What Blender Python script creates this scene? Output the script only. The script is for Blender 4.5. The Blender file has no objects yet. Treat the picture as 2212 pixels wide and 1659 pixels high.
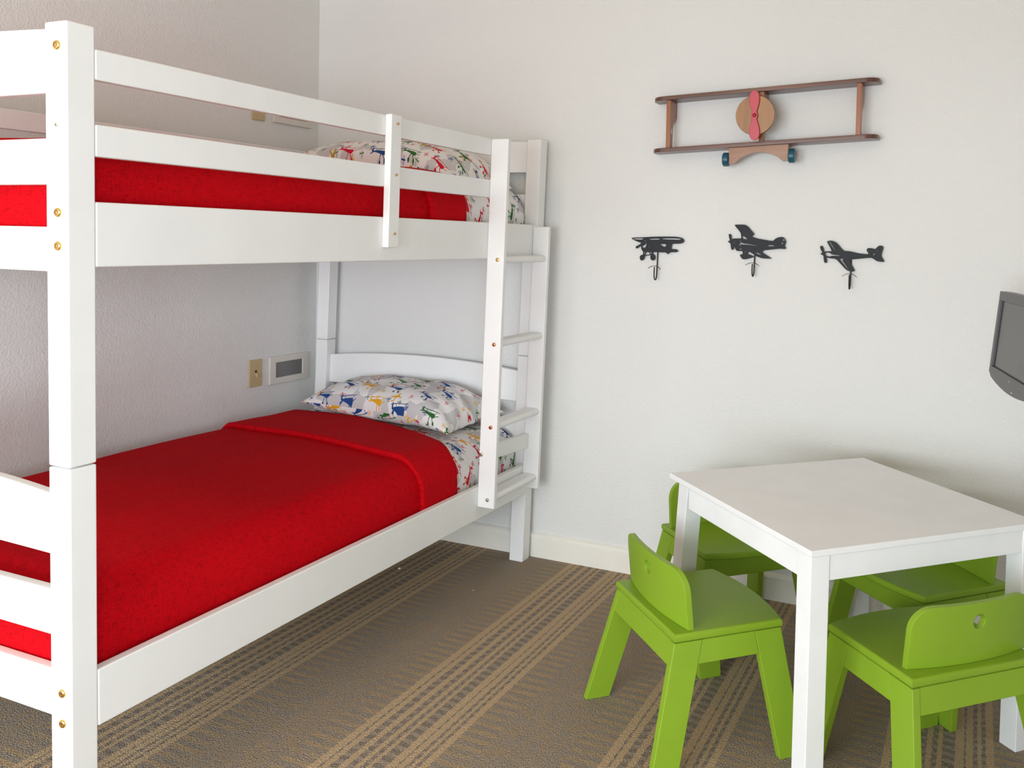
import bpy, bmesh, math, random
from mathutils import Vector, Matrix, noise
C = bpy.context.scene.collection
PI = math.pi
R = math.radians
random.seed(4)

# ------------------------------------------------------------------ node helper
class NT:
    def __init__(s, mat):
        mat.use_nodes = True
        s.t = mat.node_tree
        s.t.nodes.clear()
    def new(s, typ, **kw):
        n = s.t.nodes.new(typ)
        for k, v in kw.items():
            setattr(n, k, v)
        return n
    def put(s, sock, v):
        if isinstance(v, bpy.types.NodeSocket):
            s.t.links.new(v, sock)
        elif v is not None:
            sock.default_value = v
    def m(s, op, a, b=None, c=None, clamp=False):
        n = s.new('ShaderNodeMath', operation=op, use_clamp=clamp)
        s.put(n.inputs[0], a); s.put(n.inputs[1], b); s.put(n.inputs[2], c)
        return n.outputs[0]
    def v(s, op, a, b=None, scale=None):
        n = s.new('ShaderNodeVectorMath', operation=op)
        s.put(n.inputs[0], a); s.put(n.inputs[1], b)
        if scale is not None: s.put(n.inputs['Scale'], scale)
        return n.outputs['Value'] if op in ('LENGTH', 'DOT_PRODUCT', 'DISTANCE') else n.outputs[0]
    def mix(s, f, a, b, mode='MIX'):
        n = s.new('ShaderNodeMix', data_type='RGBA', blend_type=mode)
        s.put(n.inputs['Factor'], f); s.put(n.inputs[6], a); s.put(n.inputs[7], b)
        return n.outputs[2]
    def noise(s, vec, scale, detail=2., rough=.5, dim='3D'):
        n = s.new('ShaderNodeTexNoise', noise_dimensions=dim)
        s.put(n.inputs['Vector'], vec)
        n.inputs['Scale'].default_value = scale; n.inputs['Detail'].default_value = detail
        n.inputs['Roughness'].default_value = rough
        return n.outputs['Fac']
    def mapr(s, v, a, b, c=0., d=1.):
        n = s.new('ShaderNodeMapRange'); n.clamp = True
        s.put(n.inputs[0], v)
        for i, x in enumerate((a, b, c, d)): n.inputs[i+1].default_value = x
        return n.outputs[0]
    def sep(s, v):
        n = s.new('ShaderNodeSeparateXYZ'); s.put(n.inputs[0], v); return n.outputs
    def comb(s, x, y, z=0.):
        n = s.new('ShaderNodeCombineXYZ'); s.put(n.inputs[0], x); s.put(n.inputs[1], y); s.put(n.inputs[2], z)
        return n.outputs[0]
    def ramp(s, f, stops, interp='CONSTANT'):
        n = s.new('ShaderNodeValToRGB'); cr = n.color_ramp; cr.interpolation = interp
        s.put(n.inputs[0], f)
        cr.elements[0].position = stops[0][0]; cr.elements[0].color = (*stops[0][1], 1)
        cr.elements[1].position = stops[1][0]; cr.elements[1].color = (*stops[1][1], 1)
        for p, c in stops[2:]:
            e = cr.elements.new(p); e.color = (*c, 1)
        return n.outputs[0]
    def obj(s): return s.new('ShaderNodeTexCoord').outputs['Object']
    def uv(s): return s.new('ShaderNodeTexCoord').outputs['UV']
    def bump(s, h, dist, strength=1., prev=None):
        n = s.new('ShaderNodeBump'); n.inputs['Strength'].default_value = strength
        n.inputs['Distance'].default_value = dist
        s.put(n.inputs['Height'], h); s.put(n.inputs['Normal'], prev)
        return n.outputs[0]
    def out(s, col, rough=.5, normal=None, **kw):
        b = s.new('ShaderNodeBsdfPrincipled')
        s.put(b.inputs['Base Color'], col if isinstance(col, bpy.types.NodeSocket) else (*col, 1))
        s.put(b.inputs['Roughness'], rough); s.put(b.inputs['Normal'], normal)
        for k, v in kw.items(): s.put(b.inputs[k.replace('_', ' ')], v)
        o = s.new('ShaderNodeOutputMaterial'); s.t.links.new(b.outputs[0], o.inputs[0])

def newmat(name):
    m = bpy.data.materials.new(name)
    return m, NT(m)

# ------------------------------------------------------------------ materials
def mat_paint_wood(name, col, rough=.38, grain=.00025, var=.03):
    m, n = newmat(name)
    p = n.obj()
    s = n.v('MULTIPLY', p, (55., 55., 2.5))
    g = n.noise(s, 1., 4., .6)
    c = n.mix(n.mapr(n.noise(p, 7., 3.), .35, .65), (*[x*(1-var) for x in col], 1), (*col, 1))
    n.out(c, rough, n.bump(g, grain, .6), Specular_IOR_Level=.4)
    return m
def mat_wall(name, col):
    m, n = newmat(name)
    p = n.obj()
    a = n.noise(p, 120., 4., .55)
    b = n.noise(n.v('ADD', p, (3.1, 1.7, .3)), 38., 3., .5)
    v = n.new('ShaderNodeTexVoronoi', feature='SMOOTH_F1'); n.put(v.inputs['Vector'], p); v.inputs['Scale'].default_value = 105.
    h = n.m('ADD', n.m('MULTIPLY', n.mapr(a, .4, .62), .8), n.m('MULTIPLY', b, .7))
    h = n.m('SUBTRACT', h, n.m('MULTIPLY', v.outputs[0], .5))
    c = n.mix(n.mapr(n.noise(p, 1.1, 3.), .3, .7), (*[x*.975 for x in col], 1), (*col, 1))
    n.out(c, .62, n.bump(h, .0014, .6), Specular_IOR_Level=.3)
    return m
def mat_plain(name, col, rough=.5, metal=0., spec=.5, bump=0., bscale=60., **kw):
    m, n = newmat(name)
    p = n.obj()
    c = n.mix(n.mapr(n.noise(p, 9., 3.), .3, .7), (*[x*.95 for x in col], 1), (*col, 1))
    nb = n.bump(n.noise(p, bscale, 3.), bump, .6) if bump else None
    n.out(c, rough, nb, Metallic=metal, Specular_IOR_Level=spec, **kw)
    return m
def mat_wood(name, dark, light, scale=1., rough=.33, axis=0):
    m, n = newmat(name)
    p = n.obj()
    st = [26., 26., 26.]; st[axis] = 2.2
    q = n.v('MULTIPLY', p, tuple(x*scale for x in st))
    w = n.noise(q, 1.2, 5., .62)
    d = n.noise(n.v('MULTIPLY', p, tuple(x*scale*8 for x in st)), 1., 2.)
    f = n.m('ADD', n.mapr(w, .3, .7), n.m('MULTIPLY', n.m('SUBTRACT', d, .5), .5), clamp=True)
    n.out(n.mix(f, (*dark, 1), (*light, 1)), rough, n.bump(d, .0002, .4), Coat_Weight=.25, Coat_Roughness=.2)
    return m
def mat_linen():
    m, n = newmat('red_linen')
    u = n.uv()
    a = n.noise(n.v('MULTIPLY', u, (480., 44., 1.)), 1., 3., .6, '2D')
    b = n.noise(n.v('MULTIPLY', u, (44., 480., 1.)), 1., 3., .6, '2D')
    th = n.m('MAXIMUM', n.mapr(a, .56, .72), n.mapr(b, .56, .72))
    big = n.noise(u, 3., 3., .5, '2D')
    c = n.mix(n.m('MULTIPLY', th, .85), (.54, .003, .008, 1), (.15, .002, .005, 1))
    c = n.mix(n.mapr(big, .3, .7, 0., .25), c, (.6, .006, .010, 1))
    w1 = n.noise(n.v('MULTIPLY', u, (9., 3., 1.)), 1., 3., .5, '2D')
    nb = n.bump(w1, .012, .35)
    nb = n.bump(n.m('ADD', a, b), .0009, .6, nb)
    n.out(c, .75, nb, Specular_IOR_Level=.03)
    return m
def mat_planes():
    m, n = newmat('airplane_print_cotton')
    u0 = n.uv()
    NAVY, GRN, RED, YEL = (.018, .07, .25, 1), (.03, .145, .035, 1), (.6, .012, .04, 1), (.8, .4, .02, 1)
    def capsule(p, a, b, r0, r1=None):
        r1 = r0 if r1 is None else r1
        ba = (b[0]-a[0], b[1]-a[1], 0.); L = ba[0]**2+ba[1]**2
        pa = n.v('SUBTRACT', p, (a[0], a[1], 0.))
        h = n.m('MULTIPLY', n.v('DOT_PRODUCT', pa, ba), 1/L, clamp=True)
        d = n.v('LENGTH', n.v('SUBTRACT', pa, n.v('SCALE', ba, scale=h)))
        return n.m('SUBTRACT', d, n.m('MULTIPLY_ADD', h, r1-r0, r0))
    def layer(u, cell, half, prims, seed, rotmax, keep):
        sx = n.sep(u)
        ry = n.m('DIVIDE', sx[1], cell[1]); row = n.m('FLOOR', ry)
        off = n.m('MULTIPLY', n.m('MODULO', n.m('ABSOLUTE', row), 2.), .5)
        rx = n.m('ADD', n.m('DIVIDE', sx[0], cell[0]), off); colm = n.m('FLOOR', rx)
        wn = n.new('ShaderNodeTexWhiteNoise', noise_dimensions='3D')
        n.put(wn.inputs['Vector'], n.comb(colm, row, seed))
        h = n.sep(wn.outputs['Color'])
        wn2 = n.new('ShaderNodeTexWhiteNoise', noise_dimensions='3D')
        n.put(wn2.inputs['Vector'], n.comb(row, colm, seed+7.3))
        h2 = n.sep(wn2.outputs['Color'])
        jx = (cell[0]/2-half)/cell[0]; jy = max(0, (cell[1]/2-half*.75))/cell[1]
        lx = n.m('MULTIPLY', n.m('SUBTRACT', n.m('SUBTRACT', n.m('FRACT', rx), .5), n.m('MULTIPLY', n.m('SUBTRACT', h[0], .5), 2*jx)), cell[0]/half)
        ly = n.m('MULTIPLY', n.m('SUBTRACT', n.m('SUBTRACT', n.m('FRACT', ry), .5), n.m('MULTIPLY', n.m('SUBTRACT', h[1], .5), 2*jy)), cell[1]/half)
        rot = n.new('ShaderNodeVectorRotate', rotation_type='Z_AXIS')
        n.put(rot.inputs['Vector'], n.comb(lx, ly, 0.)); n.put(rot.inputs['Angle'], n.m('MULTIPLY', n.m('SUBTRACT', h2[0], .5), 2*rotmax))
        p = rot.outputs[0]
        d = None
        for pr in prims:
            e = capsule(p, *pr)
            d = e if d is None else n.m('MINIMUM', d, e)
        mask = n.m('MULTIPLY', n.m('LESS_THAN', d, 0.), n.m('LESS_THAN', h2[2], keep))
        col = n.ramp(h2[1], [(0., NAVY[:3]), (.3, GRN[:3]), (.58, RED[:3]), (.8, YEL[:3])])
        return mask, col
    biplane = [((-.82, .14), (.42, -.06), .05, .23), ((-1., .4), (1., .4), .035), ((-.86, .2), (-.8, .46), .1, .07), ((-1.05, .0), (-.7, .06), .045),
               ((.5, .0), (.78, .4), .025), ((-.35, .1), (-.42, .4), .03), ((.68, -.08), (1., .04), .035), ((.12, -.2), (-.02, -.62), .05, .03), ((.3, -.2), (.56, -.62), .05, .03),
               ((-.02, -.64), (0., -.65), .11), ((.57, -.64), (.58, -.65), .11)]
    little = [((-.9, 0.), (.8, 0.), .14), ((-.1, -1.), (-.1, 1.), .1), ((.35, -.95), (.35, .95), .08), ((-.85, -.4), (-.85, .4), .08)]
    mono = [((-.9, 0.), (.75, -.05), .07, .17), ((-.25, .75), (.25, -.1), .14, .2), ((.3, -.1), (.15, -.75), .18, .1), ((-.85, 0.), (-.95, .35), .09)]
    cl = n.noise(u0, 13., 2., .4, '2D')
    base = n.mix(n.mapr(cl, .555, .57), (.83, .81, .8, 1), (.6, .585, .585, 1))
    m3, c3 = layer(n.v('ADD', u0, (.017, .021, 0.)), (.06, .045), .0105, little, 3.7, 3.1, .8)
    c = n.mix(m3, base, c3)
    m2, c2 = layer(n.v('ADD', u0, (.061, .03, 0.)), (.148, .15), .027, mono, 9.1, 3.1, .75)
    yel = n.mix(n.m('GREATER_THAN', n.sep(c2)[1], .12), c2, YEL)
    c = n.mix(m2, c, n.mix(.6, c2, YEL))
    m1, c1 = layer(u0, (.132, .082), .0405, biplane, 1.3, .32, .93)
    c = n.mix(m1, c, c1)
    w1 = n.noise(n.v('MULTIPLY', u0, (1., 1., 1.)), 14., 3., .5, '2D')
    nb = n.bump(w1, .012, .35)
    n.out(c, .8, nb, Specular_IOR_Level=.2)
    return m
def mat_carpet():
    m, n = newmat('striped_carpet')
    p = n.obj()
    nz = n.new('ShaderNodeTexNoise'); n.put(nz.inputs['Vector'], p); nz.inputs['Scale'].default_value = 95.; nz.inputs['Detail'].default_value = 2.
    q = n.v('ADD', p, n.v('SCALE', n.v('SUBTRACT', nz.outputs['Color'], (.5, .5, .5)), scale=.010))
    s = n.sep(q)
    per = .632
    x = n.m('FRACT', n.m('DIVIDE', n.m('SUBTRACT', s[0], 1.298), per))      # 0..1, band occupies 0...40
    t = n.m('DIVIDE', x, .252/per)                                            # 0..1 across the band
    def line(a, b):  # mask
        return n.m('MULTIPLY', n.m('GREATER_THAN', t, a), n.m('LESS_THAN', t, b))
    tan = None
    for a, b in ((0., .085), (.108, .175), (.255, .325), (.395, .45), (.5, .545), (.665, .75), (.768, .835), (.875, .915), (.955, 1.03)):
        l = line(a, b); tan = l if tan is None else n.m('MAXIMUM', tan, l)
    row = n.m('FLOOR', n.m('MULTIPLY', t, 13.))
    wn = n.new('ShaderNodeTexWhiteNoise', noise_dimensions='1D'); n.put(wn.inputs['W'], row)
    yy = n.m('ADD', n.m('MULTIPLY', s[1], 1/.034), n.m('MULTIPLY', wn.outputs['Value'], 1.))
    dash = n.m('LESS_THAN', n.m('FRACT', yy), .52)
    inband = line(0., 1.03)
    comb_l = n.m('GREATER_THAN', x, .865)
    comb_r = n.m('MULTIPLY', n.m('GREATER_THAN', x, .41), n.m('LESS_THAN', x, .545))
    cm = n.m('MAXIMUM', comb_l, comb_r)
    bar = n.m('LESS_THAN', n.m('FRACT', n.m('MULTIPLY', s[1], 1/.038)), .5)
    TAN, DRK, GRY, OCH = (.55, .395, .235, 1), (.15, .125, .108, 1), (.36, .315, .27, 1), (.47, .33, .18, 1)
    f = n.noise(p, 260., 2., .6)
    g = n.noise(n.v('ADD', p, (5., 2., 1.)), 170., 2., .6)
    f2 = n.noise(n.v('MULTIPLY', p, (1., .5, 1.)), 42., 3., .6)
    f3 = n.noise(p, 3., 3., .5)
    spk = n.mix(n.mapr(f, .42, .58), DRK, n.mix(n.mapr(g, .44, .56), GRY, OCH))
    base = n.mix(n.mapr(f2, .42, .6), n.mix(.62, GRY, spk), n.mix(.62, OCH, spk))
    base = n.mix(n.mapr(f3, .35, .65, 0., .25), base, n.mix(.5, GRY, DRK))
    lowc = n.mix(bar, n.mix(.35, n.mix(.35, GRY, DRK), spk), n.mix(.45, OCH, spk))
    c = n.mix(n.m('MULTIPLY', cm, n.mapr(n.noise(p, 14., 2.), .35, .6, .35, 1.)), base, lowc)
    inner = n.mix(dash, n.mix(.45, n.mix(.3, GRY, OCH), spk), n.mix(.45, n.mix(.25, DRK, GRY), spk))
    c = n.mix(inband, c, inner)
    c = n.mix(n.m('MULTIPLY', tan, .95), c, n.mix(n.mapr(f, .35, .65, 0., .22), TAN, DRK))
    v = n.new('ShaderNodeTexVoronoi'); n.put(v.inputs['Vector'], p); v.inputs['Scale'].default_value = 260.
    h = n.m('ADD', n.m('MULTIPLY', v.outputs['Distance'], -1.), n.m('MULTIPLY', tan, .5))
    h = n.m('ADD', h, n.m('MULTIPLY', n.m('MULTIPLY', cm, bar), .5))
    n.out(c, .95, n.bump(h, .004, .8), Specular_IOR_Level=.1)
    return m

WHITE = mat_paint_wood('white_painted_pine', (.88, .88, .875), .36)
TABLEW = mat_plain('white_lacquer', (.885, .895, .905), .32, spec=.45)
GREEN = mat_plain('green_lacquer', (.238, .385, .024), .38, spec=.3, bump=.0002, bscale=160.)
WALL = mat_wall('off_white_wall_paint', (.77, .767, .75))
CEIL = mat_wall('ceiling_paint', (.74, .66, .55))
CARPET = mat_carpet()
TRIM = mat_plain('cream_trim_paint', (.86, .83, .76), .4)
BRASS = mat_plain('brass', (.75, .52, .2), .25, metal=1.)
HOLE = mat_plain('dark_recess', (.03, .022, .015), .8)
COPPER = mat_plain('copper_bolt', (.6, .27, .15), .28, metal=1.)
STEEL = mat_plain('zinc_bolt', (.6, .6, .5), .25, metal=1.)
LINEN = mat_linen()
PRINT = mat_planes()
W_DARK = mat_wood('walnut_stained_wood', (.085, .028, .017), (.15, .055, .034), axis=0)
W_MID = mat_wood('orange_stained_wood', (.25, .075, .02), (.36, .12, .038), axis=2)
W_DISC = mat_wood('light_stained_wood', (.25, .105, .032), (.38, .18, .06), axis=2, scale=.55)
W_CRAD = mat_wood('brown_stained_wood', (.22, .09, .043), (.37, .175, .09), axis=0, scale=.8)
PINK = mat_plain('red_painted_wood', (.55, .06, .09), .4)
MAROON = mat_plain('dark_red_knob', (.4, .015, .04), .3)
TEAL = mat_plain('teal_painted_wood', (.004, .085, .13), .35)
IRON = mat_plain('black_iron', (.014, .015, .018), .5, spec=.3, bump=.0003, bscale=300.)
IRON2 = mat_plain('charcoal_metal_sheet', (.021, .023, .028), .55, spec=.25, bump=.0002, bscale=300.)
IVORY = mat_plain('almond_plastic', (.55, .43, .23), .35)
CREAM = mat_plain('cream_plastic', (.72, .68, .62), .35)
SMOKE = mat_plain('grey_smoked_panel', (.17, .165, .16), .25)
TVGREY = mat_plain('dark_grey_plastic', (.075, .075, .078), .38)
TVBLK = mat_plain('black_plastic', (.008, .008, .01), .3)
SCREEN = mat_plain('matte_screen', (.09, .09, .088), .35, spec=.6)
PAPER = mat_plain('white_paper', (.8, .8, .8), .7)
INK = mat_plain('grey_ink', (.25, .25, .27), .7)
CRUMB = mat_plain('pale_crumb', (.7, .66, .4), .8)

# ------------------------------------------------------------------ mesh helpers
def bm_box(x0, x1, y0, y1, z0, z1, bev=0., seg=2, bm=None):
    b = bmesh.new()
    bmesh.ops.create_cube(b, size=1.)
    for v in b.verts:
        v.co = Vector((x0+(v.co.x+.5)*(x1-x0), y0+(v.co.y+.5)*(y1-y0), z0+(v.co.z+.5)*(z1-z0)))
    if bev: bmesh.ops.bevel(b, geom=b.edges[:], offset=bev, segments=seg, profile=.5, affect='EDGES')
    if bm is None: return b
    me = bpy.data.meshes.new('t'); b.to_mesh(me); b.free(); bm.from_mesh(me); bpy.data.meshes.remove(me)
    return bm
def merge(bm, b):
    me = bpy.data.meshes.new('t'); b.to_mesh(me); b.free(); bm.from_mesh(me); bpy.data.meshes.remove(me)
    return bm
def bm_prism(pts, y0, y1, bev=0., axis='y', seg=2):
    """closed outline pts (a,b) extruded: axis y -> (a,y,b); x -> (x,a,b); z -> (a,b,z)"""
    b = bmesh.new()
    def P(a, c, t):
        return {'y': (a, t, c), 'x': (t, a, c), 'z': (a, c, t)}[axis]
    v0 = [b.verts.new(P(a, c, y0)) for a, c in pts]; v1 = [b.verts.new(P(a, c, y1)) for a, c in pts]
    n = len(pts)
    b.faces.new(v0); b.faces.new(list(reversed(v1)))
    for i in range(n): b.faces.new((v0[i], v0[(i+1) % n], v1[(i+1) % n], v1[i]))
    bmesh.ops.recalc_face_normals(b, faces=b.faces[:])
    if bev:
        ed = [e for e in b.edges if len(e.link_faces) == 2 and e.calc_face_angle(0) > .6]
        bmesh.ops.bevel(b, geom=ed, offset=bev, segments=seg, profile=.5, affect='EDGES')
    return b
def bm_lathe(prof, axis='y', n=28, center=(0, 0, 0)):
    """prof list of (r,t): revolve around axis"""
    b = bmesh.new(); rings = []
    cx, cy, cz = center
    for r, t in prof:
        ring = []
        for i in range(n):
            a = 2*PI*i/n; u, w = r*math.cos(a), r*math.sin(a)
            co = {'y': (cx+u, cy+t, cz+w), 'x': (cx+t, cy+u, cz+w), 'z': (cx+u, cy+w, cz+t)}[axis]
            ring.append(b.verts.new(co))
        rings.append(ring)
    for k in range(len(rings)-1):
        for i in range(n): b.faces.new((rings[k][i], rings[k][(i+1) % n], rings[k+1][(i+1) % n], rings[k+1][i]))
    b.faces.new(rings[0]); b.faces.new(list(reversed(rings[-1])))
    bmesh.ops.remove_doubles(b, verts=b.verts[:], dist=1e-6)
    bmesh.ops.recalc_face_normals(b, faces=b.faces[:])
    return b
def bm_tube(path, r, n=10):
    b = bmesh.new(); rings = []; P = [Vector(p) for p in path]
    up = Vector((1, 0, 0))
    for i, p in enumerate(P):
        t = (P[min(i+1, len(P)-1)]-P[max(i-1, 0)]).normalized()
        s = t.cross(up)
        if s.length < 1e-3: s = t.cross(Vector((0, 1, 0)))
        s.normalize(); w = t.cross(s).normalized()
        rings.append([b.verts.new(p+(s*math.cos(2*PI*k/n)+w*math.sin(2*PI*k/n))*r) for k in range(n)])
    for a in range(len(rings)-1):
        for k in range(n): b.faces.new((rings[a][k], rings[a][(k+1) % n], rings[a+1][(k+1) % n], rings[a+1][k]))
    b.faces.new(rings[0]); b.faces.new(list(reversed(rings[-1])))
    bmesh.ops.recalc_face_normals(b, faces=b.faces[:])
    return b
def smooth_pts(pts, k=2):
    for _ in range(k):
        q = [pts[0]]
        for a, b in zip(pts, pts[1:]):
            q += [tuple(a[i]*.75+b[i]*.25 for i in range(len(a))), tuple(a[i]*.25+b[i]*.75 for i in range(len(a)))]
        pts = q+[pts[-1]]
    return pts
def tag(o, label=None, cat=None, group=None, kind=None):
    if label: o['label'] = label
    if cat: o['category'] = cat
    if group: o['group'] = group
    if kind: o['kind'] = kind
    return o
def obj(name, bm, mat, parent=None, label=None, smooth=35, world=False, loc=None):
    """world=True: vertices are world coordinates, moved under an unrotated parent"""
    if parent is not None and world:
        off = Vector(parent.location); p = parent.parent
        while p: off += Vector(p.location); p = p.parent
        for v in bm.verts: v.co -= off
    me = bpy.data.meshes.new(name); bm.to_mesh(me); bm.free()
    for m_ in (mat if isinstance(mat, (list, tuple)) else [mat]): me.materials.append(m_)
    for p in me.polygons: p.use_smooth = True
    if smooth is not None: me.set_sharp_from_angle(angle=R(max(smooth, 50)))
    o = bpy.data.objects.new(name, me); C.objects.link(o)
    if smooth is not None:
        wm = o.modifiers.new('weighted', 'WEIGHTED_NORMAL'); wm.keep_sharp = True; wm.weight = 100
    if parent: o.parent = parent
    if loc: o.location = loc
    if label: o['label'] = label
    return o
def empty(name, loc, rz, label, cat, group=None):
    o = bpy.data.objects.new(name, None); C.objects.link(o)
    o.location = loc; o.rotation_euler = (0, 0, rz); o.empty_display_size = .1
    return tag(o, label, cat, group)
def own(bm, c):
    """recentre a top-level mesh so that its origin sits at c"""
    for v in bm.verts: v.co -= Vector(c)
    return bm
# ------------------------------------------------------------------ room
def struct(name, bm, mat):
    o = obj(name, bm, mat); o['kind'] = 'structure'; return o
RX, FY, CH = 3.25, -5.2, 2.62
struct('floor', bm_box(-.12, RX+.12, FY-.12, .12, -.1, 0), CARPET)
struct('ceiling', bm_box(-.12, RX+.12, FY-.12, .12, CH, CH+.1), CEIL)
struct('wall_back', bm_box(-.12, RX+.12, 0, .12, 0, CH), WALL)
struct('wall_left', bm_box(-.12, 0, FY, 0, 0, CH), WALL)
# right wall with a window behind the camera, front wall with a wide glazed opening
WR = (-4.75, -3.35, .55, 1.75)     # right window y0,y1,z0,z1
WF = (.20, 2.85, .06, 1.78)        # front window x0,x1,z0,z1
def wall_hole(fixed, a0, a1, h0, h1, w0, w1, axis):
    b = bmesh.new()
    for p, q, r, s in ((a0, h0, 0, CH), (h1, a1, 0, CH), (h0, h1, 0, w0), (h0, h1, w1, CH)):
        if axis == 'x': bm_box(fixed[0], fixed[1], p, q, r, s, bm=b)
        else: bm_box(p, q, fixed[0], fixed[1], r, s, bm=b)
    return b
struct('wall_right', wall_hole((RX, RX+.12), FY, 0, WR[0], WR[1], WR[2], WR[3], 'x'), WALL)
struct('wall_front', wall_hole((FY-.12, FY), -.12, RX+.12, WF[0], WF[1], WF[2], WF[3], 'y'), WALL)
def frame(axis, f0, f1, a0, a1, z0, z1, mull):
    b = bmesh.new(); t = .045
    segs = [(a0, a1, z0, z0+t), (a0, a1, z1-t, z1), (a0, a0+t, z0, z1), (a1-t, a1, z0, z1)]
    for k in mull: segs.append((k-t/2, k+t/2, z0, z1))
    for p, q, r, s in segs:
        if axis == 'x': bm_box(f0, f1, p, q, r, s, .003, bm=b)
        else: bm_box(p, q, f0, f1, r, s, .003, bm=b)
    return b
struct('window_1', frame('y', FY-.09, FY-.04, *WF, [(WF[0]+WF[1])/2]), TRIM)
struct('window_2', frame('x', RX+.04, RX+.09, *WR, []), TRIM)
BB = [(0, 0), (.0125, 0), (.0125, .074), (.0115, .076), (.0115, .079), (.0145, .0805), (.0145, .086), (.0105, .09), (.006, .0965), (0, .0975)]
BBb = [(-a, c) for a, c in BB]
struct('baseboard_back', bm_prism(BBb, .0145, RX-.0145, axis='x'), TRIM)
struct('baseboard_left', bm_prism(BB, FY+.0145, 0, axis='y'), TRIM)
struct('baseboard_right', bm_prism([(RX-a, c) for a, c in BB], FY+.0145, 0, axis='y'), TRIM)

# ------------------------------------------------------------------ bunk bed
W, X0, YF, YH = 1.1244, .0553, -1.995, -.0326
PW, PD, H, S = .0605, .0570, 1.6748, .8234
LT, LB, WT, WB, G1T, G1B, G2T, G2B = .3969, .2768, 1.3407, 1.2131, 1.6337, 1.5747, 1.4904, 1.4279
def lean(b):
    """the whole bed stands slightly out of plumb: the ends rack by a couple of degrees"""
    for v in b.verts:
        x, y, z = v.co
        t = (y-YF)/(YH-YF)
        v.co = Vector((x+(.0314*(1-t)+.0257*t)*z, y+(-.0332*(1-t)+.0045*t)*z, z))
    return b
bed = empty('bunk_bed', ((X0+W)/2, (YF+YH)/2, 0), 0, 'white painted wooden bunk bed with ladder, standing in the corner of the room', 'bunk bed')
def bp(name, b, mat=WHITE, parent=None, label=None, ln=True, smooth=35):
    return obj(name, lean(b) if ln else b, mat, parent or bed, label, world=True, smooth=smooth)
def disc_bolt(x, y, z, r, face, mat, parent, name='bolt', label=None):
    # a flanged barrel bolt with a dark hexagon socket
    o = {'-y': ('y', -1), '+x': ('x', 1)}[face]
    prof = [(r*.0, .004), (r*.30, .004), (r*.32, .0022), (r*.5, .0022), (r*.55, .0045), (r*.85, .004), (r, .0018), (r, -.004)]
    prof = [(a, t*o[1]) for a, t in reversed(prof)]
    b = bm_lathe(prof[:-1]+[(r*.02, prof[-1][1])], o[0], 20, (x, y, z))
    q = bp(name, b, mat, parent, label)
    b2 = bm_lathe([(r*.26, .0), (r*.26, .0046*o[1])], o[0], 6, (x, y, z))
    return q
for (px, py, who) in ((W-PW, YF, 'front foot'), (W-PW, YH-PD, 'front head'), (X0, YF, 'wall foot'), (X0, YH-PD, 'wall head')):
    lo = bp('lower_post', bm_box(px, px+PW, py, py+PD, 0, S-.0012, .0035))
    up = bp('upper_post', bm_box(px, px+PW, py, py+PD, S+.0012, H, .0035))
    bp('joint_dowel', bm_box(px+.012, px+PW-.012, py+.012, py+PD-.012, S-.01, S+.01))
    if who == 'front foot':
        disc_bolt(1.1000, YF, 1.6296, .0092, '-y', BRASS, up, label='brass bolt')
        disc_bolt(1.0990, YF, 1.3178, .0092, '-y', BRASS, up, label='brass bolt')
        disc_bolt(1.0985, YF, 1.2541, .0092, '-y', BRASS, up, label='brass bolt')
        disc_bolt(1.0993, YF, 1.482, .0035, '-y', STEEL, up, 'bolt_hole', label='small empty bolt hole')
        disc_bolt(1.0994, YF, .369, .0088, '-y', BRASS, lo, label='brass bolt')
        disc_bolt(1.0998, YF, .3066, .0088, '-y', BRASS, lo, label='brass bolt')
RT = .024
def rail(y0, y1, z0, z1, side='front', name='side_rail', t=RT, bev=.0035):
    x0 = W-t if side == 'front' else X0
    return bp(name, bm_box(x0, x0+t, y0, y1, z0, z1, bev))
RY0, RY1 = YF+PD+.0006, YH-PD-.0006
rail(RY0, RY1, LB, LT); rail(RY0, RY1, LB, LT, 'wall')
rail(RY0, RY1, WB, WT); rail(RY0, RY1, WB, WT, 'wall')
rail(RY0, -.4400, G1B, G1T, name='guard_rail', t=.020); rail(RY0, RY1, G1B, G1T, 'wall', 'guard_rail', .020)
rail(RY0, -.4400, G2B, G2T, name='guard_rail', t=.020); rail(RY0, RY1, G2B, G2T, 'wall', 'guard_rail', .020)
# end boards between the posts
EX0, EX1 = X0+PW+.0004, W-PW-.0004
def end_board(yc, zb, zt, arch=0., archb=0., t=.022, name='end_board'):
    n = 24; pts = []
    for i in range(n+1):
        u = i/n; pts.append((EX0+(EX1-EX0)*u, zb+archb*(1-(2*u-1)**2)))
    for i in range(n, -1, -1):
        u = i/n; pts.append((EX0+(EX1-EX0)*u, zt+arch*(1-(2*u-1)**2)))
    return bp(name, bm_prism(pts, yc-t/2, yc+t/2, .003))
for yc, who in ((YF+.031, 'foot'), (YH-.0235, 'head')):
    nm = who+'board'
    end_board(yc, .2985, .3975, name=who+'_rail')
    end_board(yc, .468, .563, name=who+'_slat')
    end_board(yc, .635, .757, .027, .006, name=nm)
    end_board(yc, 1.2030, 1.2905, name=who+'_rail')
    end_board(yc, 1.3725, 1.4615, name=who+'_slat')
    hb = end_board(yc, 1.5475, 1.668, .012, .0, name=nm)
    if who == 'head':
        st = bp('sticker', bm_box(.688, .729, yc-.0118, yc-.0112, 1.6145, 1.638), PAPER, hb, label='small white paper label')
        b = bmesh.new()
        for z in (1.632, 1.627, 1.622): bm_box(.693, .722, yc-.0121, yc-.0119, z, z+.0016, bm=b)
        bp('sticker_print', b, INK, hb, label='lines of tiny grey print')
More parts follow.
